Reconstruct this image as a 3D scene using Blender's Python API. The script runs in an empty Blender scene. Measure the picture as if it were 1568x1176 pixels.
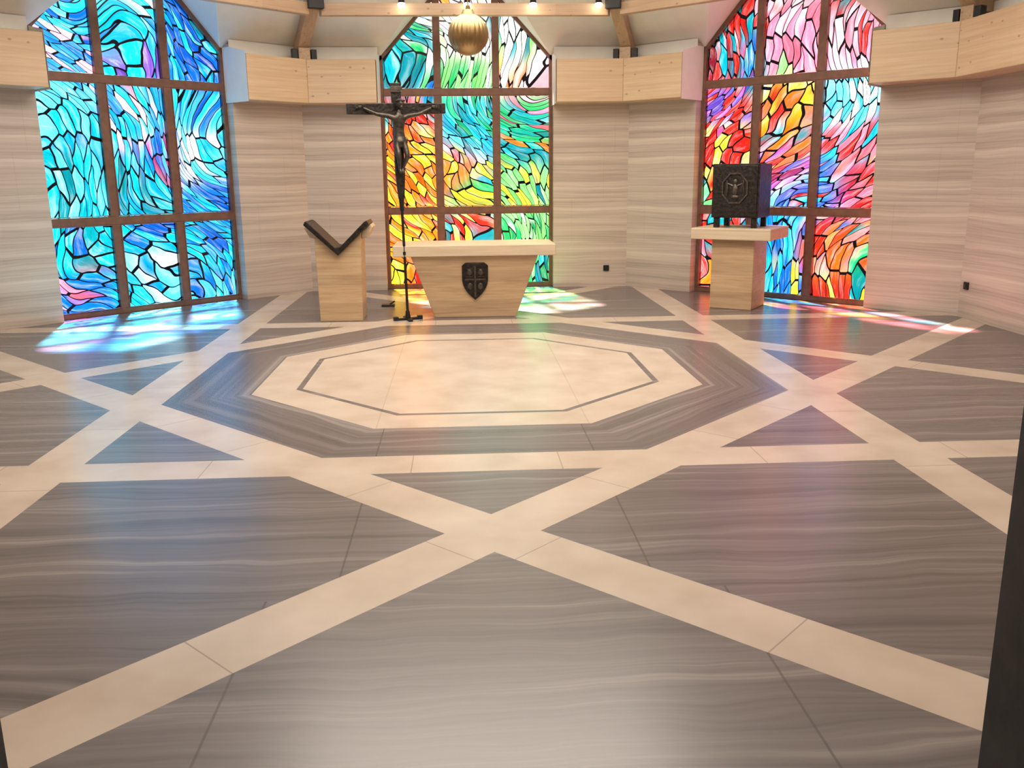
import bpy, bmesh, math, random
from mathutils import Vector, Matrix
S=bpy.context.scene
T8=math.tan(math.radians(22.5))
# ------------------------------------------------------------ node helpers
class NT:
    def __init__(s,name):
        s.mat=bpy.data.materials.new(name); s.mat.use_nodes=True
        s.t=s.mat.node_tree; s.t.nodes.clear()
        s.out=s.t.nodes.new('ShaderNodeOutputMaterial')
    def n(s,typ,**kw):
        nd=s.t.nodes.new(typ)
        for k,v in kw.items(): setattr(nd,k,v)
        return nd
    def l(s,a,b): s.t.links.new(a,b)
    def put(s,sock,v):
        if isinstance(v,bpy.types.NodeSocket): s.l(v,sock)
        else: sock.default_value=v
    def m(s,op,a,b=0.0,c=None,clamp=False):
        nd=s.n('ShaderNodeMath',operation=op); nd.use_clamp=clamp
        s.put(nd.inputs[0],a); s.put(nd.inputs[1],b)
        if c is not None: s.put(nd.inputs[2],c)
        return nd.outputs[0]
    def sep(s,v):
        nd=s.n('ShaderNodeSeparateXYZ'); s.l(v,nd.inputs[0]); return nd.outputs
    def comb(s,x,y,z=0.0):
        nd=s.n('ShaderNodeCombineXYZ'); s.put(nd.inputs[0],x); s.put(nd.inputs[1],y); s.put(nd.inputs[2],z); return nd.outputs[0]
    def obj(s): return s.n('ShaderNodeTexCoord').outputs['Object']
    def noise(s,v,scale=1.0,detail=4.0,rough=0.5,dist=0.0):
        nd=s.n('ShaderNodeTexNoise'); s.l(v,nd.inputs['Vector'])
        nd.inputs['Scale'].default_value=scale; nd.inputs['Detail'].default_value=detail
        nd.inputs['Roughness'].default_value=rough; nd.inputs['Distortion'].default_value=dist
        return nd.outputs
    def mix(s,f,a,b,blend='MIX'):
        nd=s.n('ShaderNodeMix',data_type='RGBA',blend_type=blend)
        s.put(nd.inputs[0],f)
        for i,v in ((6,a),(7,b)):
            if isinstance(v,tuple): nd.inputs[i].default_value=(v[0],v[1],v[2],1)
            else: s.l(v,nd.inputs[i])
        return nd.outputs[2]
    def ramp(s,f,stops):
        nd=s.n('ShaderNodeValToRGB'); s.l(f,nd.inputs[0]); e=nd.color_ramp.elements
        while len(e)<len(stops): e.new(0.5)
        for i,(p,c) in enumerate(stops):
            e[i].position=p; e[i].color=(c[0],c[1],c[2],1)
        return nd.outputs[0]
    def bsdf(s,col,rough=0.5,metal=0.0,bump=None,bs=0.1,spec=0.5,coat=0.0):
        b=s.n('ShaderNodeBsdfPrincipled')
        if isinstance(col,tuple): b.inputs['Base Color'].default_value=(*col,1)
        else: s.l(col,b.inputs['Base Color'])
        s.put(b.inputs['Roughness'],rough); b.inputs['Metallic'].default_value=metal
        b.inputs['Specular IOR Level'].default_value=spec
        if coat: b.inputs['Coat Weight'].default_value=coat
        if bump is not None:
            bn=s.n('ShaderNodeBump'); bn.inputs['Strength'].default_value=bs; bn.inputs['Distance'].default_value=0.02
            s.l(bump,bn.inputs['Height']); s.l(bn.outputs[0],b.inputs['Normal'])
        s.l(b.outputs[0],s.out.inputs[0]); return s.mat
# ------------------------------------------------------------ materials
def mat_floor():
    N=NT('stone_floor'); x,y,z=N.sep(N.obj())
    r=math.sqrt(.5)
    ax=N.m('ABSOLUTE',x); ay=N.m('ABSOLUTE',y)
    d1=N.m('ABSOLUTE',N.m('MULTIPLY',N.m('ADD',x,y),r)); d2=N.m('ABSOLUTE',N.m('MULTIPLY',N.m('SUBTRACT',x,y),r))
    A=[ax,ay,d1,d2]; P=[ay,ax,d2,d1]
    band=None; joint=None
    for a,p in zip(A,P):
        b=N.m('LESS_THAN',N.m('ABSOLUTE',N.m('SUBTRACT',a,2.765)),0.175)
        j=N.m('MULTIPLY',b,N.m('LESS_THAN',N.m('MODULO',N.m('ADD',p,0.83),1.3),0.007))
        band=b if band is None else N.m('MAXIMUM',band,b)
        joint=j if joint is None else N.m('MAXIMUM',joint,j)
    inroom=N.m('GREATER_THAN',y,-6.05)
    band=N.m('MULTIPLY',band,inroom)
    oc=N.m('MAXIMUM',N.m('MAXIMUM',ax,ay),N.m('MAXIMUM',d1,d2))
    inoct=N.m('LESS_THAN',oc,1.93)
    line=N.m('LESS_THAN',N.m('ABSOLUTE',N.m('SUBTRACT',oc,1.555)),0.026)
    light=N.m('MAXIMUM',band,N.m('MULTIPLY',inoct,N.m('SUBTRACT',1.0,line)))
    jo=N.m('MULTIPLY',inoct,N.m('LESS_THAN',N.m('ABSOLUTE',N.m('SUBTRACT',ax,0.78)),0.004))
    y1=N.m('LESS_THAN',y,-4.6)
    ja=N.m('MULTIPLY',y1,N.m('LESS_THAN',N.m('ABSOLUTE',N.m('SUBTRACT',ax,1.01)),0.005))
    jb=N.m('MULTIPLY',N.m('SUBTRACT',1.0,y1),N.m('LESS_THAN',N.m('ABSOLUTE',N.m('SUBTRACT',ax,0.72)),0.005))
    jb=N.m('MULTIPLY',jb,N.m('LESS_THAN',y,-1.93))
    jd=N.m('MULTIPLY',N.m('MAXIMUM',ja,jb),N.m('SUBTRACT',1.0,light))
    ring=N.m('MULTIPLY',N.m('LESS_THAN',oc,2.59),N.m('GREATER_THAN',oc,1.93))
    v=N.m('ADD',N.m('MULTIPLY',ring,oc),N.m('MULTIPLY',N.m('SUBTRACT',1.0,ring),y))
    wob=N.noise(N.comb(N.m('MULTIPLY',x,1.2),N.m('MULTIPLY',v,2.0)),1.0,2)[0]
    v2=N.m('ADD',v,N.m('MULTIPLY',wob,0.20))
    s1=N.noise(N.comb(N.m('MULTIPLY',x,0.22),N.m('MULTIPLY',v2,7.5)),1.0,5,0.60)[0]
    s2=N.noise(N.comb(N.m('MULTIPLY',x,0.35),N.m('MULTIPLY',v2,34.0)),1.0,2,0.5)[0]
    st=N.m('ADD',N.m('MULTIPLY',s1,0.74),N.m('MULTIPLY',s2,0.26))
    dark=N.ramp(st,[(0.34,(0.084,0.071,0.071)),(0.46,(0.125,0.109,0.109)),(0.55,(0.153,0.134,0.133)),(0.66,(0.245,0.218,0.214))])
    ln=N.noise(N.comb(x,y),2.2,3,0.5)[0]
    lite=N.ramp(ln,[(0.3,(0.45,0.365,0.295)),(0.5,(0.51,0.425,0.352)),(0.75,(0.57,0.485,0.41))])
    col=N.mix(light,dark,lite)
    J=N.m('MULTIPLY',N.m('MAXIMUM',N.m('MULTIPLY',N.m('MULTIPLY',joint,band),0.7),N.m('MAXIMUM',N.m('MULTIPLY',jo,0.35),jd)),0.6)
    col=N.mix(J,col,(0.05,0.04,0.035))
    return N.bsdf(col,0.27,spec=0.72)
def mat_travertine(name,c1,c2,c3,sy=9.0,seed=0.0):
    N=NT(name); x,y,z=N.sep(N.obj())
    row=N.m('FLOOR',N.m('DIVIDE',z,0.7))
    wr=N.n('ShaderNodeTexWhiteNoise',noise_dimensions='1D'); N.l(row,wr.inputs['W'])
    cx=N.m('ADD',N.m('DIVIDE',x,1.9),N.m('MULTIPLY',wr.outputs[0],1.0))
    w=N.noise(N.comb(N.m('MULTIPLY',x,0.7),N.m('MULTIPLY',z,2.0),seed),1.0,3)[0]
    zz=N.m('ADD',N.m('ADD',z,N.m('MULTIPLY',w,0.10)),N.m('MULTIPLY',wr.outputs[0],3.0))
    s=N.noise(N.comb(N.m('MULTIPLY',x,0.16),N.m('MULTIPLY',zz,sy),seed),1.0,8,0.66)[0]
    s2=N.noise(N.comb(N.m('MULTIPLY',x,0.8),N.m('MULTIPLY',zz,60.0),seed),1.0,3)[0]
    st=N.m('ADD',N.m('MULTIPLY',s,0.76),N.m('MULTIPLY',s2,0.24))
    col=N.ramp(st,[(0.35,c1),(0.49,c2),(0.64,c3)])
    jh=N.m('LESS_THAN',N.m('FRACT',N.m('DIVIDE',z,0.7)),0.006)
    jv=N.m('LESS_THAN',N.m('FRACT',cx),0.002)
    col=N.mix(N.m('MULTIPLY',N.m('MAXIMUM',jh,jv),0.3),col,(0.2,0.16,0.13))
    return N.bsdf(col,0.42,bump=st,bs=0.08)
def mat_wood(name,c1,c2,sc=(0.7,9,9),knots=True,rough=0.5):
    N=NT(name); x,y,z=N.sep(N.obj())
    v=N.comb(N.m('MULTIPLY',x,sc[0]),N.m('MULTIPLY',y,sc[1]),N.m('MULTIPLY',z,sc[2]))
    g=N.noise(v,1.0,6,0.6,0.3)[0]
    gf=N.noise(N.comb(N.m('MULTIPLY',x,sc[0]*1.5),N.m('MULTIPLY',y,sc[1]*4),N.m('MULTIPLY',z,sc[2]*5)),1.0,3,0.6)[0]
    g=N.m('ADD',N.m('MULTIPLY',g,0.6),N.m('MULTIPLY',gf,0.4))
    col=N.ramp(g,[(0.36,c1),(0.62,c2)])
    if knots:
        lam=N.m('FLOOR',N.m('DIVIDE',x,1.25))
        wn=N.n('ShaderNodeTexWhiteNoise',noise_dimensions='1D'); N.l(lam,wn.inputs['W'])
        tn=N.m('ADD',0.88,N.m('MULTIPLY',wn.outputs[0],0.2)); col=N.mix(1.0,col,N.comb(tn,tn,tn),'MULTIPLY')
        vo=N.n('ShaderNodeTexVoronoi'); vo.inputs['Scale'].default_value=1.0
        N.l(N.comb(N.m('MULTIPLY',x,5.0),N.m('MULTIPLY',y,5.0),N.m('MULTIPLY',z,8.0)),vo.inputs['Vector'])
        k=N.m('MULTIPLY',N.m('LESS_THAN',vo.outputs['Distance'],0.10),0.6)
        col=N.mix(k,col,(0.28,0.14,0.06))
    else:
        lz=N.m('DIVIDE',z,0.115); wn=N.n('ShaderNodeTexWhiteNoise',noise_dimensions='1D'); N.l(N.m('FLOOR',lz),wn.inputs['W'])
        tn=N.m('ADD',0.90,N.m('MULTIPLY',wn.outputs[0],0.16)); col=N.mix(1.0,col,N.comb(tn,tn,tn),'MULTIPLY')
        col=N.mix(N.m('MULTIPLY',N.m('LESS_THAN',N.m('FRACT',lz),0.025),0.3),col,(0.22,0.12,0.06))
    return N.bsdf(col,rough,bump=g,bs=0.05)
def mat_plain(name,c,rough=0.5,metal=0.0,ns=20.0,var=0.25,bs=0.1):
    N=NT(name); o=N.obj(); g=N.noise(o,ns,4)[0]
    d=tuple(max(0,k*(1-var)) for k in c); u=tuple(min(1,k*(1+var)) for k in c)
    return N.bsdf(N.ramp(g,[(0.3,d),(0.7,u)]),rough,metal,bump=g,bs=bs)
def mat_emit(name,c,s):
    N=NT(name); e=N.n('ShaderNodeEmission'); e.inputs[0].default_value=(*c,1); e.inputs[1].default_value=s
    N.l(e.outputs[0],N.out.inputs[0]); return N.mat
def mat_glass(name,ang,seed):
    N=NT(name); x,y,z=N.sep(N.obj())
    X=N.m('ADD',x,seed)
    ca,sa=math.cos(ang),math.sin(ang)
    p=N.comb(X,z)
    w1=N.noise(p,0.95,0.0); c1=N.n('ShaderNodeSeparateColor'); N.l(w1[1],c1.inputs[0])
    w2=N.noise(p,3.1,1.0); c2=N.n('ShaderNodeSeparateColor'); N.l(w2[1],c2.inputs[0])
    a0=N.m('ADD',N.m('MULTIPLY',X,ca),N.m('MULTIPLY',z,sa))
    b0=N.m('ADD',N.m('MULTIPLY',X,-sa),N.m('MULTIPLY',z,ca))
    a=N.m('ADD',a0,N.m('MULTIPLY',c1.outputs[0],0.55))
    b=N.m('ADD',b0,N.m('MULTIPLY',c1.outputs[1],1.15))
    b=N.m('ADD',b,N.m('MULTIPLY',N.m('SINE',N.m('MULTIPLY',a0,2.3)),0.24))
    b=N.m('ADD',b,N.m('MULTIPLY',c2.outputs[0],0.10))
    V=N.comb(N.m('MULTIPLY',a,3.2),N.m('MULTIPLY',b,10.0))
    vf=N.n('ShaderNodeTexVoronoi',voronoi_dimensions='2D'); N.l(V,vf.inputs['Vector']); vf.inputs['Scale'].default_value=1
    ve=N.n('ShaderNodeTexVoronoi',voronoi_dimensions='2D',feature='DISTANCE_TO_EDGE'); N.l(V,ve.inputs['Vector']); ve.inputs['Scale'].default_value=1
    cc=N.n('ShaderNodeSeparateColor'); N.l(vf.outputs['Color'],cc.inputs[0])
    A=N.n('ShaderNodeAttribute',attribute_name='col_a').outputs['Color']
    B=N.n('ShaderNodeAttribute',attribute_name='col_b').outputs['Color']
    C=N.n('ShaderNodeAttribute',attribute_name='col_c').outputs['Color']
    sn=N.noise(N.comb(N.m('MULTIPLY',a,3.2),N.m('MULTIPLY',b,19.0)),1.0,5,0.62)[0]
    so=N.noise(N.comb(N.m('MULTIPLY',a,1.6),N.m('MULTIPLY',b,4.0),5.0),1.0,2,0.5)[0]
    key=N.m('ADD',cc.outputs[0],N.m('MULTIPLY',N.m('SUBTRACT',so,0.5),0.8))
    col=N.mix(N.m('MULTIPLY',N.m('SUBTRACT',key,0.42),6.0,clamp=True),A,B)
    col=N.mix(N.m('MULTIPLY',N.m('SUBTRACT',key,0.76),7.0,clamp=True),col,C)
    st=N.m('MULTIPLY',N.m('SUBTRACT',sn,0.50),2.8,clamp=True)
    col=N.mix(N.m('MULTIPLY',st,0.42),col,(1.0,0.98,0.95))
    dk=N.m('MULTIPLY',N.m('SUBTRACT',0.45,sn),4.5,clamp=True)
    d1=N.m('SUBTRACT',1.0,N.m('MULTIPLY',dk,0.6))
    br=N.m('MULTIPLY',N.m('ADD',0.45,N.m('MULTIPLY',cc.outputs[1],0.62)),d1)
    col=N.mix(1.0,col,N.comb(br,br,br),'MULTIPLY')
    lw=N.m('ADD',0.040,N.m('MULTIPLY',cc.outputs[2],0.035))
    lead=N.m('LESS_THAN',ve.outputs[0],lw)
    col=N.mix(lead,col,(0.002,0.002,0.003))
    tr=N.n('ShaderNodeBsdfTransparent'); N.l(col,tr.inputs[0])
    gl=N.n('ShaderNodeBsdfGlossy'); gl.inputs['Roughness'].default_value=0.15
    mx=N.n('ShaderNodeMixShader'); mx.inputs[0].default_value=0.02
    N.l(tr.outputs[0],mx.inputs[1]); N.l(gl.outputs[0],mx.inputs[2])
    N.l(mx.outputs[0],N.out.inputs[0]); return N.mat
M_floor=mat_floor()
M_wall=mat_travertine('travertine_wall',(0.36,0.296,0.248),(0.49,0.415,0.353),(0.63,0.553,0.475))
M_plaster=mat_plain('white_plaster',(0.80,0.80,0.75),0.8,0,6,0.03)
M_beam=mat_wood('spruce_glulam',(0.60,0.42,0.26),(0.74,0.56,0.375))
M_raft=mat_wood('rafter_timber',(0.46,0.31,0.19),(0.60,0.42,0.28))
M_altar=mat_wood('altar_limewood',(0.41,0.27,0.15),(0.58,0.41,0.25),(1.2,6,14),False,0.42)
M_slab=mat_wood('altar_top_limewood',(0.54,0.42,0.285),(0.67,0.55,0.40),(1.0,8,14),False,0.4)
M_bronze=mat_plain('dark_bronze',(0.035,0.030,0.027),0.42,0.75,25,0.5,0.4)
M_relief=mat_plain('worn_bronze_relief',(0.10,0.085,0.07),0.4,0.8,30,0.4,0.3)
M_black=mat_plain('black_steel',(0.012,0.012,0.013),0.45,0.3,15,0.2)
M_gold=mat_plain('brushed_gold',(0.42,0.29,0.14),0.36,1.0,12,0.12,0.05)
M_frame=mat_plain('window_frame_brown',(0.17,0.08,0.05),0.5,0.1,10,0.2)
M_door=mat_plain('door_frame_dark',(0.035,0.032,0.03),0.4,0.4,10,0.2)
M_bulb=mat_emit('lamp_glow',(1.0,0.86,0.62),22)
# ------------------------------------------------------------ mesh helpers
def vprism(bm,pts,z0,z1):
    lo=[bm.verts.new((p[0],p[1],z0)) for p in pts]; hi=[bm.verts.new((p[0],p[1],z1)) for p in pts]
    bm.faces.new(lo[::-1]); bm.faces.new(hi); n=len(pts)
    for i in range(n): bm.faces.new((lo[i],lo[(i+1)%n],hi[(i+1)%n],hi[i]))
def yprism(bm,pts,y0,y1):
    lo=[bm.verts.new((p[0],y0,p[1])) for p in pts]; hi=[bm.verts.new((p[0],y1,p[1])) for p in pts]
    bm.faces.new(lo); bm.faces.new(hi[::-1]); n=len(pts)
    for i in range(n): bm.faces.new((lo[(i+1)%n],lo[i],hi[i],hi[(i+1)%n]))
def box(bm,x0,x1,y0,y1,z0,z1): vprism(bm,[(x0,y0),(x1,y0),(x1,y1),(x0,y1)],z0,z1)
def frustum(bm,b,t,z0,z1):
    lo=[bm.verts.new((x,y,z0)) for x,y in b]; hi=[bm.verts.new((x,y,z1)) for x,y in t]
    bm.faces.new(lo[::-1]); bm.faces.new(hi); n=len(b)
    for i in range(n): bm.faces.new((lo[i],lo[(i+1)%n],hi[(i+1)%n],hi[i]))
def cyl(bm,p0,p1,r0,r1=None,seg=20):
    r1=r0 if r1 is None else r1; p0=Vector(p0);p1=Vector(p1); d=(p1-p0)
    q=d.to_track_quat('Z','Y').to_matrix().to_4x4(); q.translation=(p0+p1)/2
    bmesh.ops.create_cone(bm,cap_ends=True,segments=seg,radius1=r0,radius2=r1,depth=d.length,matrix=q)
def sphere(bm,c,r,sc=(1,1,1),u=20,v=14):
    bmesh.ops.create_uvsphere(bm,u_segments=u,v_segments=v,radius=r,matrix=Matrix.Translation(c)@Matrix.Diagonal((*sc,1)))
def mk(name,bm,mat,parent=None,rot=0.0,bevel=0,smooth=False,loc=(0,0,0)):
    bmesh.ops.recalc_face_normals(bm,faces=bm.faces)
    me=bpy.data.meshes.new(name); bm.to_mesh(me); bm.free()
    o=bpy.data.objects.new(name,me); S.collection.objects.link(o); me.materials.append(mat)
    o.location=loc; o.rotation_euler=(0,0,rot)
    if parent: o.parent=parent
    if smooth:
        for p in me.polygons: p.use_smooth=True
    if bevel:
        m=o.modifiers.new('bevel','BEVEL'); m.width=bevel; m.segments=2; m.limit_method='ANGLE'
    return o
def empty(name,loc=(0,0,0),rot=0.0):
    e=bpy.data.objects.new(name,None); e.empty_display_size=.1; S.collection.objects.link(e)
    e.location=loc; e.rotation_euler=(0,0,rot); return e
B=bmesh.new
# ------------------------------------------------------------ room
AI,AO=6.05,6.35; HW=1.33; AB=5.62; ZB0,ZB1=2.83,3.44
def octo(a): 
    k=a*T8; return [(k,-a),(a,-k),(a,k),(k,a),(-k,a),(-a,k),(-a,-k),(-k,-a)]
bm=B(); vprism(bm,octo(6.4),-.15,0); vprism(bm,[(-2.6,-10.6),(2.6,-10.6),(2.6,-6.4),(-2.6,-6.4)],-.15,0)
mk('floor',bm,M_floor)
facets={'back':0,'back_left':45,'left':90,'front_left':135,'front':180,'front_right':225,'right':270,'back_right':315}
wins={'back_left':1,'back':2,'back_right':3}
WT=3.60
DL,DR=-1.385,1.335
for i,(nm,dg) in enumerate(facets.items()):
    rot=math.radians(dg); bm=B(); bb=B()
    def piece(b,u0,u1,a0,a1,z0,z1):
        L0=-a0*T8 if u0 is None else u0; L1=-a1*T8 if u0 is None else u0
        R0=a0*T8 if u1 is None else u1; R1=a1*T8 if u1 is None else u1
        vprism(b,[(L0,a0),(R0,a0),(R1,a1),(L1,a1)],z0,z1)
    if nm in wins:
        piece(bm,None,-HW,AI,AO,0,WT); piece(bm,HW,None,AI,AO,0,WT)
        piece(bb,None,-HW-.001,AB,AI-.001,ZB0,ZB1); piece(bb,HW+.001,None,AB,AI-.001,ZB0,ZB1)
    elif nm=='front':
        piece(bm,None,-DR,AI,AO,0,WT); piece(bm,-DL,None,AI,AO,0,WT); piece(bm,-DR,-DL,AI,AO,2.6,WT)
        piece(bb,None,None,AB,AI-.001,ZB0,ZB1)
    else:
        piece(bm,None,None,AI,AO,0,WT); piece(bb,None,None,AB,AI-.001,ZB0,ZB1)
    mk('wall_'+nm,bm,M_wall,rot=rot); mk('trim_%d'%(i+1),bb,M_beam,rot=rot,bevel=.008)
# ceiling
bm=B()
def rz(a): return 3.5+.65*(6.3-a)
GP=3.52+HW*1.08
aq=6.3-(GP-3.5)/.65
for nm,dg in facets.items():
    R=Matrix.Rotation(math.radians(dg),3,'Z')
    def f(pts): bm.faces.new([bm.verts.new(R@Vector(p)) for p in pts])
    E=6.45
    if nm in wins:
        for s in (-1,1):
            f([(s*E*T8,E,rz(E)),(s*HW,E,rz(E)),(s*HW,6.27,rz(6.27)),(0,aq,GP),(0,0,rz(0))])
            f([(s*HW,6.45,3.52),(0,6.45,GP),(0,aq,GP),(s*HW,6.27,3.52)])
    else:
        f([(-E*T8,E,rz(E)),(E*T8,E,rz(E)),(0,0,rz(0))])
    if nm in wins:
        for s in (-1,1): f([(s*AI*T8,AI-.012,ZB1),(s*HW,AI-.012,ZB1),(s*HW,AI-.012,3.66),(s*AI*T8,AI-.012,3.66)])
        for s in (-1,1):
            f([(s*(HW-.01),AB-.004,ZB0-.02),(s*(HW-.01),6.20,ZB0-.02),(s*(HW-.01),6.20,3.56),(s*(HW-.01),AI-.01,3.56),(s*(HW-.01),AB-.004,3.47)])
    else: f([(-AI*T8,AI-.012,ZB1),(AI*T8,AI-.012,ZB1),(AI*T8,AI-.012,3.66),(-AI*T8,AI-.012,3.66)])
mk('ceiling',bm,M_plaster)
for nm,(a,b,c,d) in {'foyer_left':(-2.6,-2.45,-10.6,-6.36),'foyer_right':(2.45,2.6,-10.6,-6.36),'foyer_rear':(-2.45,2.45,-10.6,-10.45)}.items():
    bm=B(); box(bm,a,b,c,d,0,3.0); mk('wall_'+nm,bm,M_plaster)
bm=B(); box(bm,-2.6,2.6,-10.6,-6.36,3.0,3.1); mk('ceiling_foyer',bm,M_plaster)
bm=B()
box(bm,DL,DL+.015,-6.40,-6.04,0,2.6); box(bm,DR-.015,DR,-6.40,-6.04,0,2.6); box(bm,DL,DR,-6.40,-6.04,2.585,2.6)
box(bm,DL-.06,DL,-6.40,-6.352,0,2.66); box(bm,DR,DR+.06,-6.40,-6.352,0,2.66); box(bm,DL-.06,DR+.06,-6.40,-6.352,2.6,2.66)
mk('trim_9',bm,M_door)  # door frame around the entrance opening, no leaf
# rafters
for k in range(8):
    ang=math.radians(22.5+45*k)
    e=empty('roof_rafter',(0,0,0),ang)
    bm=B(); w=.085
    def zr(r): return rz(r*math.cos(math.radians(22.5)))
    pts=[(6.50,zr(6.50)-.02),(6.50,zr(6.50)-.15),(6.28,zr(6.28)-.26),(0.25,zr(.25)-.26),(0.25,zr(.25)-.02)]
    a=[bm.verts.new((x,-w,z)) for x,z in pts]; b=[bm.verts.new((x,w,z)) for x,z in pts]
    bm.faces.new(a); bm.faces.new(b[::-1])
    for i in range(5): bm.faces.new((a[i],a[(i+1)%5],b[(i+1)%5],b[i]))
    box(bm,6.16,6.30,-w,w,ZB1+.001,zr(6.30)-.2)
    mk('rafter_timber',bm,M_raft,e,bevel=.01)
    bm=B()
    for s in (-1,1):
        box(bm,6.16,6.26,s*.14-.04,s*.14+.04,ZB1+.001,ZB1+.15)
    box(bm,5.3,5.42,-.105,.105,zr(5.36)-.36,zr(5.36)-.2)
    mk('steel_bracket',bm,M_black,e,bevel=.004)
for nm,dg in facets.items():
    bm=B(); a0,a1=5.02,5.14
    vprism(bm,[(-a0*T8+.09,a0),(a0*T8-.09,a0),(a1*T8-.09,a1),(-a1*T8+.09,a1)],3.94,4.10)
    mk('roof_tie_beam',bm,M_raft,rot=math.radians(dg),bevel=.01)
# ------------------------------------------------------------ windows
def hx(r,g,b): 
    f=lambda c:(c/255/12.92 if c<=10 else ((c/255+.055)/1.055)**2.4)
    return (f(r),f(g),f(b))
cy=hx(8,180,220);bl=hx(5,95,205);db=hx(5,50,150);lb=hx(90,210,250);te=hx(0,140,150);gr=hx(25,175,90);lg=hx(130,225,110)
ye=hx(255,210,45);og=hx(250,115,20);rd=hx(215,35,25);pk=hx(250,110,135);mg=hx(190,40,110);wh=hx(250,250,235);pu=hx(110,70,195);dr=hx(130,18,38);lp=hx(250,180,190);sk=hx(40,145,235)
P1=[(-.9,4.0,cy,bl,lb),(-.9,3.3,sk,bl,lp),(0,4.3,cy,lb,wh),(0,3.4,cy,sk,pu),(.9,4.0,bl,cy,sk),(.9,3.3,bl,cy,db),
 (-.9,2.6,lb,cy,sk),(-.9,1.7,cy,te,lb),(0,2.6,sk,cy,lp),(0,1.7,cy,te,sk),(.3,2.0,bl,mg,cy),(.85,2.6,cy,bl,lb),(.85,2.1,wh,lb,cy),(.95,1.5,bl,cy,sk),
 (-.9,.9,cy,te,bl),(-.9,.25,bl,pk,cy),(0,.9,bl,cy,lb),(.1,.5,lb,cy,wh),(-.2,.3,cy,bl,cy),(.9,.7,cy,bl,sk),(.9,.2,bl,cy,lb)]
P2=[(-.9,3.6,te,gr,wh),(-.9,3.2,te,db,gr),(0,4.4,og,lp,wh),(0,3.8,wh,lp,lg),(0,3.3,lg,gr,wh),(.5,4.2,wh,te,wh),(.9,3.7,wh,lg,te),(.9,3.25,lp,og,wh),
 (-.9,2.7,rd,te,og),(-.9,2.2,og,ye,rd),(-.9,1.6,og,rd,ye),(0,2.7,te,gr,cy),(0,2.3,cy,gr,te),(-.15,1.9,og,ye,rd),(.1,1.6,gr,ye,te),(.9,2.7,gr,te,pk),(.9,2.2,te,gr,og),(.9,1.6,lg,ye,te),
 (-.9,.9,og,ye,rd),(-.9,.3,rd,og,ye),(0,.9,rd,te,ye),(0,.3,te,rd,bl),(.9,.9,lg,gr,wh),(.9,.3,gr,te,lg)]
P3=[(-.95,3.9,rd,te,lp),(-.95,3.3,dr,te,rd),(-.6,3.2,te,bl,rd),(0,4.4,lp,pk,wh),(0,3.7,pk,lp,rd),(0,3.25,pk,lg,ye),(.9,4.2,rd,pk,te),(.9,3.5,lp,pk,rd),
 (-.95,2.7,rd,pu,pk),(-.95,2.2,rd,ye,mg),(-.9,1.6,rd,lg,te),(0,2.7,ye,og,rd),(0,2.3,og,te,rd),(0,1.8,rd,og,bl),(.1,1.5,bl,cy,rd),(.9,2.7,lb,cy,wh),(.9,2.2,cy,rd,pk),(1.0,1.6,rd,pk,og),(.6,1.6,bl,cy,rd),
 (-.95,.9,rd,te,pk),(-.95,.3,og,rd,te),(-.1,.9,cy,bl,sk),(-.1,.3,bl,cy,ye),(.7,.8,rd,og,db),(.9,.6,og,pk,gr),(1.0,.2,rd,ye,te)]
def gz(u,h,z0): return z0+(h-abs(u))*1.08
for nm,wi in wins.items():
    rot=math.radians(facets[nm]); e=empty('window_%d'%wi,(0,0,0),rot)
    pal={1:P1,2:P2,3:P3}[wi]
    G=6.25; bm=B(); nu,nz=52,90; h=HW-.02; z0=.05; g=[]
    for i in range(nu+1):
        u=-h+2*h*i/nu; zt=gz(u,h,3.52); g.append([bm.verts.new((u,G,z0+(zt-z0)*j/nz)) for j in range(nz+1)])
    for i in range(nu):
        for j in range(nz): bm.faces.new((g[i][j],g[i+1][j],g[i+1][j+1],g[i][j+1]))
    gm=mat_glass('stained_glass_%d'%wi,{1:math.radians(-58),2:math.radians(-60),3:math.radians(60)}[wi],{1:3.7,2:11.3,3:23.9}[wi])
    o=mk('stained_glass',bm,gm,e)
    me=o.data
    for ci,cn in ((2,'col_a'),(3,'col_b'),(4,'col_c')):
        at=me.color_attributes.new(cn,'FLOAT_COLOR','POINT')
        for v in me.vertices:
            ws=0; c=[0,0,0]
            for p in pal:
                w=math.exp(-(((v.co.x-p[0])**2+(v.co.z-p[1])**2)/(2*.17**2)))+1e-9
                ws+=w
                for k in range(3): c[k]+=w*p[ci][k]
            at.data[v.index].color=(c[0]/ws,c[1]/ws,c[2]/ws,1)
    bm=B(); f0,f1=G-.05,G+.04
    box(bm,-HW,-HW+.055,f0,f1,0,3.56); box(bm,HW-.055,HW,f0,f1,0,3.56)
    box(bm,-HW+.055,HW-.055,f0,f1,0,.07)
    for z in (1.24,3.03): box(bm,-HW+.055,HW-.055,f0,f1,z-.055,z+.055)
    for u in (-.45,.45):
        for a,b in ((.07,1.185),(1.295,2.975),(3.085,gz(u,HW,3.52)-.03)): box(bm,u-.055,u+.055,f0,f1,a,b)
    for s in (-1,1):
        yprism(bm,[(s*HW,3.45),(s*HW,3.54),(0,GP+.02),(0,GP-.08)],f0,f1)
    mk('window_frame',bm,M_frame,e,bevel=.006)
    bm=B()
    for u in (-.9,0,.9):
        for a,b in ((.07,1.185),(1.295,2.975)):
            for x0 in (u-.40,u+.388): box(bm,x0,x0+.012,f0-.01,f0,a,b)
            box(bm,u-.388,u+.388,f0-.01,f0,a,a+.012); box(bm,u-.388,u+.388,f0-.01,f0,b-.012,b)
    mk('glazing_bead',bm,M_frame,e)
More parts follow.
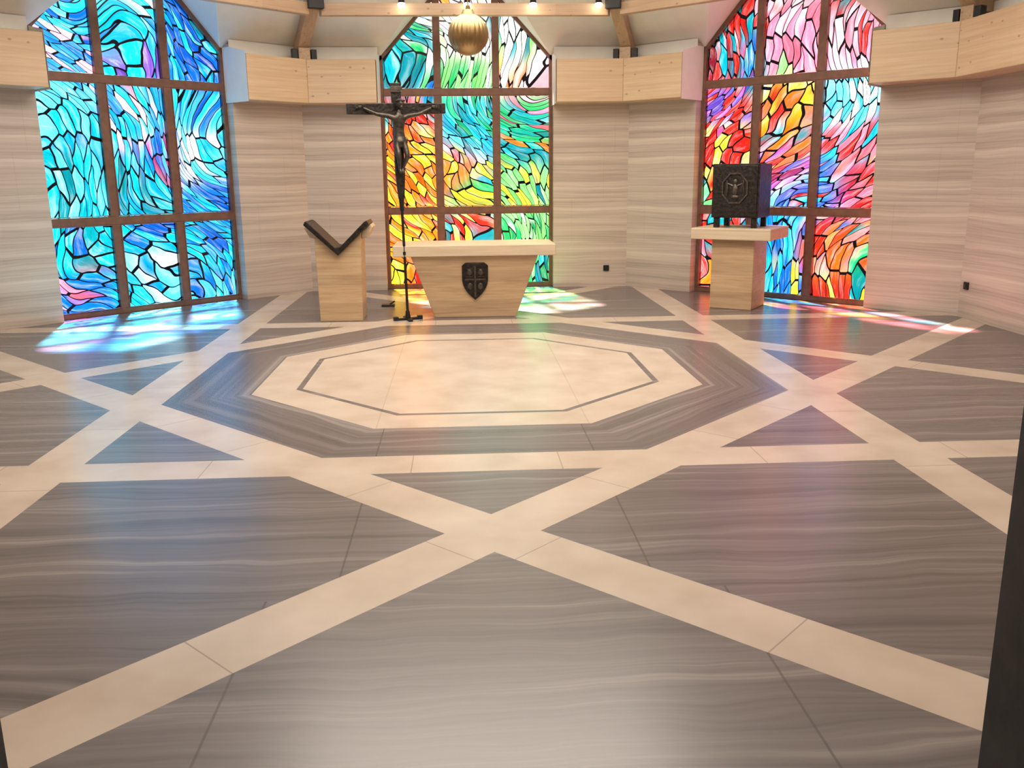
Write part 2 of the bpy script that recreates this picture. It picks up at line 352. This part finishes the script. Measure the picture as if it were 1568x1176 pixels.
# ------------------------------------------------------------ altar
e=empty('altar',(0.03,3.0,0)); 
bm=B(); frustum(bm,[(-.52,.14),(.52,.14),(.52,.70),(-.52,.70)],[(-.80,.05),(.80,.05),(.80,.80),(-.80,.80)],0,.79); mk('altar_body',bm,M_altar,e,bevel=.008)
bm=B(); box(bm,-1.02,1.02,0,.86,.791,.93); mk('altar_slab',bm,M_slab,e,bevel=.01)
def shield(w,h):
    p=[(-w,h*.42),(-w*.72,h*.5),(w*.72,h*.5),(w,h*.42)]
    n=8
    for i in range(1,n): 
        t=i/n; p.append((w*(1-t**2.2),h*.42-(h*.92)*(.35+.65*t)))
    p.append((0,-h*.5))
    for i in range(n-1,0,-1):
        t=i/n; p.append((-w*(1-t**2.2),h*.42-(h*.92)*(.35+.65*t)))
    return p
bm=B(); yprism(bm,shield(.165,.48),-.02,.03); sh=mk('shield_plate',bm,M_bronze,e,bevel=.006,loc=(0,.085,.47)); sh.rotation_euler=(math.radians(6.5),0,0)
bm=B()
box(bm,-.012,.012,-.034,-.02,-.2,.2); box(bm,-.13,.13,-.034,-.02,.02,.04)
for sx in (-1,1):
    sphere(bm,(sx*.07,-.022,.12),.035,(1,.4,1.2)); sphere(bm,(sx*.065,-.022,-.06),.032,(1,.4,1.3))
    for k in range(3): box(bm,sx*.07-.04,sx*.07+.04,-.03,-.02,.06+k*.05,.068+k*.05)
rl=mk('shield_relief',bm,M_relief,e,loc=(0,.085,.47)); rl.rotation_euler=(math.radians(6.5),0,0)
# ------------------------------------------------------------ lectern
e=empty('lectern',(-1.66,3.0,0))
bm=B(); yprism(bm,[(-.265,0),(.265,0),(.285,1.10),(0,.83),(-.285,1.10)],0,.5); mk('lectern_body',bm,M_altar,e,bevel=.006)
bm=B(); yprism(bm,[(0,.832),(.40,1.205),(.375,1.25),(.34,1.235),(.03,.93),(-.03,.93),(-.34,1.235),(-.375,1.25),(-.40,1.205)],-.07,.46); mk('open_book_bronze',bm,M_bronze,e,bevel=.008)
bm=B()
for s in (1,-1): yprism(bm,[(s*.287,1.098),(s*.40,1.20),(s*.425,1.16),(s*.36,1.04),(s*.287,1.02)],.12,.5)
mk('side_cheek',bm,M_slab,e,bevel=.005)
# ------------------------------------------------------------ tabernacle
e=empty('tabernacle',(3.60,3.67,0),math.radians(-34))
bm=B(); box(bm,-.285,.285,-.3,.32,0,.92); mk('pedestal',bm,M_altar,e,bevel=.01)
bm=B(); box(bm,-.54,.52,-.42,.49,.921,1.07); mk('pedestal_slab',bm,M_slab,e,bevel=.012)
bm=B(); box(bm,-.32,.30,-.27,.30,1.20,1.89)
for x in (-.26,.24):
    for y in (-.21,.23): box(bm,x-.035,x+.035,y-.035,y+.035,1.071,1.20)
box(bm,-.30,.28,-.282,-.27,1.22,1.87)
mk('tabernacle_casket',bm,M_bronze,e,bevel=.008)
bm=B()
n=8; cx,cz=-.01,1.58
for k in range(n):
    a0=math.pi/8+k*math.pi/4; a1=a0+math.pi/4; r0,r1=.185,.165
    p=[(cx+r0*math.cos(a0),cz+1.15*r0*math.sin(a0)),(cx+r0*math.cos(a1),cz+1.15*r0*math.sin(a1)),(cx+r1*math.cos(a1),cz+1.15*r1*math.sin(a1)),(cx+r1*math.cos(a0),cz+1.15*r1*math.sin(a0))]
    yprism(bm,p,-.30,-.28)
sphere(bm,(cx,-.285,cz+.085),.03,(1,.5,1.15)); sphere(bm,(cx,-.285,cz-.02),.05,(.8,.35,1.5)); sphere(bm,(cx,-.285,cz-.11),.05,(1.1,.35,.5))
for s in (-1,1):
    cyl(bm,(cx+s*.03,-.285,cz+.03),(cx+s*.10,-.29,cz+.06),.014,.010,8); cyl(bm,(cx+s*.10,-.29,cz+.06),(cx+s*.09,-.29,cz-.06),.011,.008,8)
    box(bm,cx+s*.11-.006,cx+s*.11+.006,-.292,-.28,cz-.1,cz+.1)
mk('door_relief',bm,M_relief,e)
# ------------------------------------------------------------ processional crucifix
e=empty('processional_crucifix',(-.83,3.02,0),0); e.rotation_euler=(0,math.radians(-1.0),math.radians(16))
bm=B(); box(bm,-.17,.17,-.025,.025,.0,.03); box(bm,-.025,.025,-.17,.17,.0,.031)
for s in (-1,1): box(bm,s*.155-.03,s*.155+.03,-.035,.035,0,.05)
cyl(bm,(0,0,.03),(0,0,.12),.035,.024)
mk('foot',bm,M_black,e,bevel=.003)
bm=B(); cyl(bm,(0,0,.1),(0,0,1.50),.017); cyl(bm,(0,0,1.36),(0,0,1.52),.026,.034); cyl(bm,(0,0,.82),(0,0,.86),.024)
mk('pole',bm,M_black,e)
bm=B(); yprism(bm,[(-.035,1.50),(.035,1.50),(.058,1.8),(.055,2.49),(.60,2.505),(.60,2.625),(.055,2.63),(.06,2.86),(-.06,2.86),(-.055,2.63),(-.60,2.625),(-.60,2.505),(-.055,2.49),(-.058,1.8)],-.03,.03)
mk('cross',bm,M_bronze,e,bevel=.008)
bm=B(); box(bm,-.07,.07,-.045,-.03,2.75,2.82); mk('titulus_plate',bm,M_relief,e,bevel=.003)
V=[(0,-.085,2.20,.064),(0,-.085,2.30,.056),(0,-.095,2.42,.078),(0,-.10,2.51,.030),(.012,-.115,2.555,.028),
 (.10,-.085,2.475,.040),(.26,-.07,2.50,.030),(.42,-.055,2.575,.019),(-.10,-.085,2.475,.040),(-.26,-.07,2.50,.030),(-.42,-.055,2.575,.019),
 (.05,-.085,2.16,.053),(.075,-.15,2.01,.040),(.02,-.075,1.87,.024),(.012,-.11,1.81,.021),
 (-.05,-.085,2.16,.053),(-.035,-.16,2.01,.040),(-.02,-.085,1.87,.024),(-.012,-.12,1.81,.021)]
Ed=[(0,1),(1,2),(2,3),(3,4),(2,5),(5,6),(6,7),(2,8),(8,9),(9,10),(0,11),(11,12),(12,13),(13,14),(0,15),(15,16),(16,17),(17,18)]
M_corp=mat_plain('corpus_bronze',(0.075,0.062,0.05),0.38,0.7,25,0.4,0.3)
me=bpy.data.meshes.new('corpus'); me.from_pydata([v[:3] for v in V],Ed,[]); me.materials.append(M_corp)
o=bpy.data.objects.new('corpus',me); S.collection.objects.link(o); o.parent=e
sk_=o.modifiers.new('skin','SKIN'); sk_.use_smooth_shade=True
for i,v in enumerate(V): me.skin_vertices[0].data[i].radius=(v[3],v[3]*.85)
for i in range(len(V)): me.skin_vertices[0].data[i].use_root=(i==0)
ss=o.modifiers.new('sub','SUBSURF'); ss.levels=2; ss.render_levels=2
bm=B(); sphere(bm,(.022,-.13,2.615),.046,(.88,1,1.25)); sphere(bm,(.024,-.16,2.572),.022,(.9,.8,1.2)); sphere(bm,(.02,-.105,2.62),.05,(1.05,.9,1.2))
sphere(bm,(.023,-.178,2.612),.009,(.8,1,1.6),8,6)
for k in range(14):
    a=k/14*2*math.pi; cyl(bm,(.022+.052*math.cos(a),-.125+.052*math.sin(a),2.645),(.022+.052*math.cos(a+.5),-.125+.052*math.sin(a+.5),2.652),.007,.007,6)
mk('corpus_head',bm,M_corp,e,smooth=True)
bm=B()
for s in (-1,1):
    sphere(bm,(s*.45,-.05,2.585),.024,(1.3,.5,.9),12,8)
    for k in range(4):
        z=2.570+k*.011; L=[.034,.040,.042,.036][k]
        cyl(bm,(s*.47,-.052,z),(s*(.47+L*.6),-.058,z+.002),.0055,.005,6); cyl(bm,(s*(.47+L*.6),-.058,z+.002),(s*(.47+L),-.068,z),.005,.004,6)
    cyl(bm,(s*.445,-.055,2.60),(s*.468,-.07,2.622),.006,.0045,6)
mk('corpus_hands',bm,M_corp,e,smooth=True)
bm=B(); frustum(bm,[(.085*math.cos(t*math.pi/6),-.09+.06*math.sin(t*math.pi/6)) for t in range(12)],[(.066*math.cos(t*math.pi/6),-.085+.055*math.sin(t*math.pi/6)) for t in range(12)],2.11,2.24)
sphere(bm,(.075,-.10,2.19),.025,(.8,.8,1.8),10,8); mk('loincloth',bm,M_corp,e,smooth=True)
# ------------------------------------------------------------ pendant
e=empty('pendant_lamp',(-.03,0,2.97))
bm=B(); nu,nv=144,36; R=.172; rows=[]
for j in range(1,nv):
    th=math.pi*j/nv; row=[]
    for i in range(nu):
        ph=2*math.pi*i/nu; rr=R*(1+(.05*abs(math.cos(ph*12))-.03 if th<2.25 else 0.0))
        row.append(bm.verts.new((rr*math.sin(th)*math.cos(ph),rr*math.sin(th)*math.sin(ph),R*math.cos(th))))
    rows.append(row)
for j in range(len(rows)-1):
    for i in range(nu): bm.faces.new((rows[j][i],rows[j][(i+1)%nu],rows[j+1][(i+1)%nu],rows[j+1][i]))
bm.faces.new(rows[0]); bm.faces.new(rows[-1]); mk('ribbed_globe',bm,M_gold,e,smooth=True)
bm=B(); cyl(bm,(0,0,.16),(0,0,.20),.06,.045); cyl(bm,(0,0,.2),(0,0,.235),.02); cyl(bm,(0,0,.235),(0,0,4.6),.006,.006,8)
mk('suspension_rod',bm,M_gold,e)
# ------------------------------------------------------------ ceiling spotlights
def area(name,loc,size,power,col,rot=(0,0,0)):
    L=bpy.data.lights.new(name,'AREA'); L.size=size; L.energy=power; L.color=col
    o=bpy.data.objects.new(name,L); S.collection.objects.link(o); o.location=loc; o.rotation_euler=rot; return o
for x in (-.88,.02,.93,1.84):
    e=empty('ceiling_spotlight',(x,4.93,4.08))
    bm=B(); cyl(bm,(0,.09,.02),(0,0,.02),.012,.012,8); cyl(bm,(0,0,.09),(0,-.02,-.01),.035,.048); mk('housing',bm,M_black,e)
    bm=B(); sphere(bm,(0,-.022,-.022),.052,(1,1,.8)); mk('bulb',bm,M_bulb,e,smooth=True)
    L=bpy.data.lights.new('spot_beam','SPOT'); L.energy=45; L.spot_size=1.6; L.spot_blend=.8; L.color=(1,.88,.70); L.shadow_soft_size=.05
    lo=bpy.data.objects.new('spot_beam',L); S.collection.objects.link(lo); lo.parent=e; lo.location=(0,-.08,-.1); lo.rotation_euler=(math.radians(-25),0,0)
def socket(u,a,z,rot):
    e=empty('wall_socket',(0,0,0),rot); bm=B(); box(bm,u-.045,u+.045,a-.025,a,z-.045,z+.045); mk('socket_plate',bm,M_black,e,bevel=.006)
    bm=B(); cyl(bm,(u,a-.03,z),(u,a-.024,z),.025,.025,16); mk('socket_insert',bm,M_door,e)
socket(2.18,AI,.30,0); socket(-2.36,AI,.40,math.radians(-90))
e=empty('floor_box',(-1.18,4.3,0)); bm=B(); box(bm,-.09,.09,-.07,.07,0,.02); mk('lid',bm,M_black,e,bevel=.005); bm=B(); cyl(bm,(0.02,0,.02),(.09,.03,.06),.012,.012,8); mk('plug',bm,M_black,e)
# ------------------------------------------------------------ lights
WC=(1,.90,.79)
area('roof_fill',(0,.3,5.2),4.5,390,WC)  # unseen fill lamp added for general room light, no fixture
area('roof_fill',(0,-4.2,4.3),2.5,40,WC)  # weaker unseen fill added over the entrance side
area('ceiling_fill',(0,-1.0,3.8),3.5,270,WC,(math.pi,0,0))  # unseen upward fill added to brighten the ceiling
area('foyer_fill',(0,-8.4,2.95),1.8,20,WC)  # unseen fill lamp added in the foyer, no fixture there
L=bpy.data.lights.new('sun','SUN'); L.energy=130; L.angle=math.radians(3.2); L.color=(1,.97,.92)
o=bpy.data.objects.new('sun',L); S.collection.objects.link(o); o.rotation_euler=Vector((.27,-1,-1.54)).to_track_quat('-Z','Y').to_euler(); o.location=(0,12,14)
w=bpy.data.worlds.new('sky'); S.world=w; w.use_nodes=True
bg=w.node_tree.nodes['Background']; bg.inputs[0].default_value=(.95,.98,1,1); bg.inputs[1].default_value=3.2
# ------------------------------------------------------------ camera
c=bpy.data.cameras.new('camera'); co=bpy.data.objects.new('camera',c); S.collection.objects.link(co)
c.sensor_width=36; c.lens=1360/1568*36; c.clip_start=.05
ph,th,ro=math.radians(3.1),math.radians(13.36),.01
f=Vector((math.sin(ph)*math.cos(th),math.cos(ph)*math.cos(th),-math.sin(th))); r=Vector((math.cos(ph),-math.sin(ph),0)); u=r.cross(f)
r2=r*math.cos(ro)-u*math.sin(ro); u2=u*math.cos(ro)+r*math.sin(ro)
Mx=Matrix((r2,u2,-f)).transposed().to_4x4(); Mx.translation=(-.125,-8.19,1.8); co.matrix_world=Mx
S.camera=co
S.view_settings.view_transform='Standard'
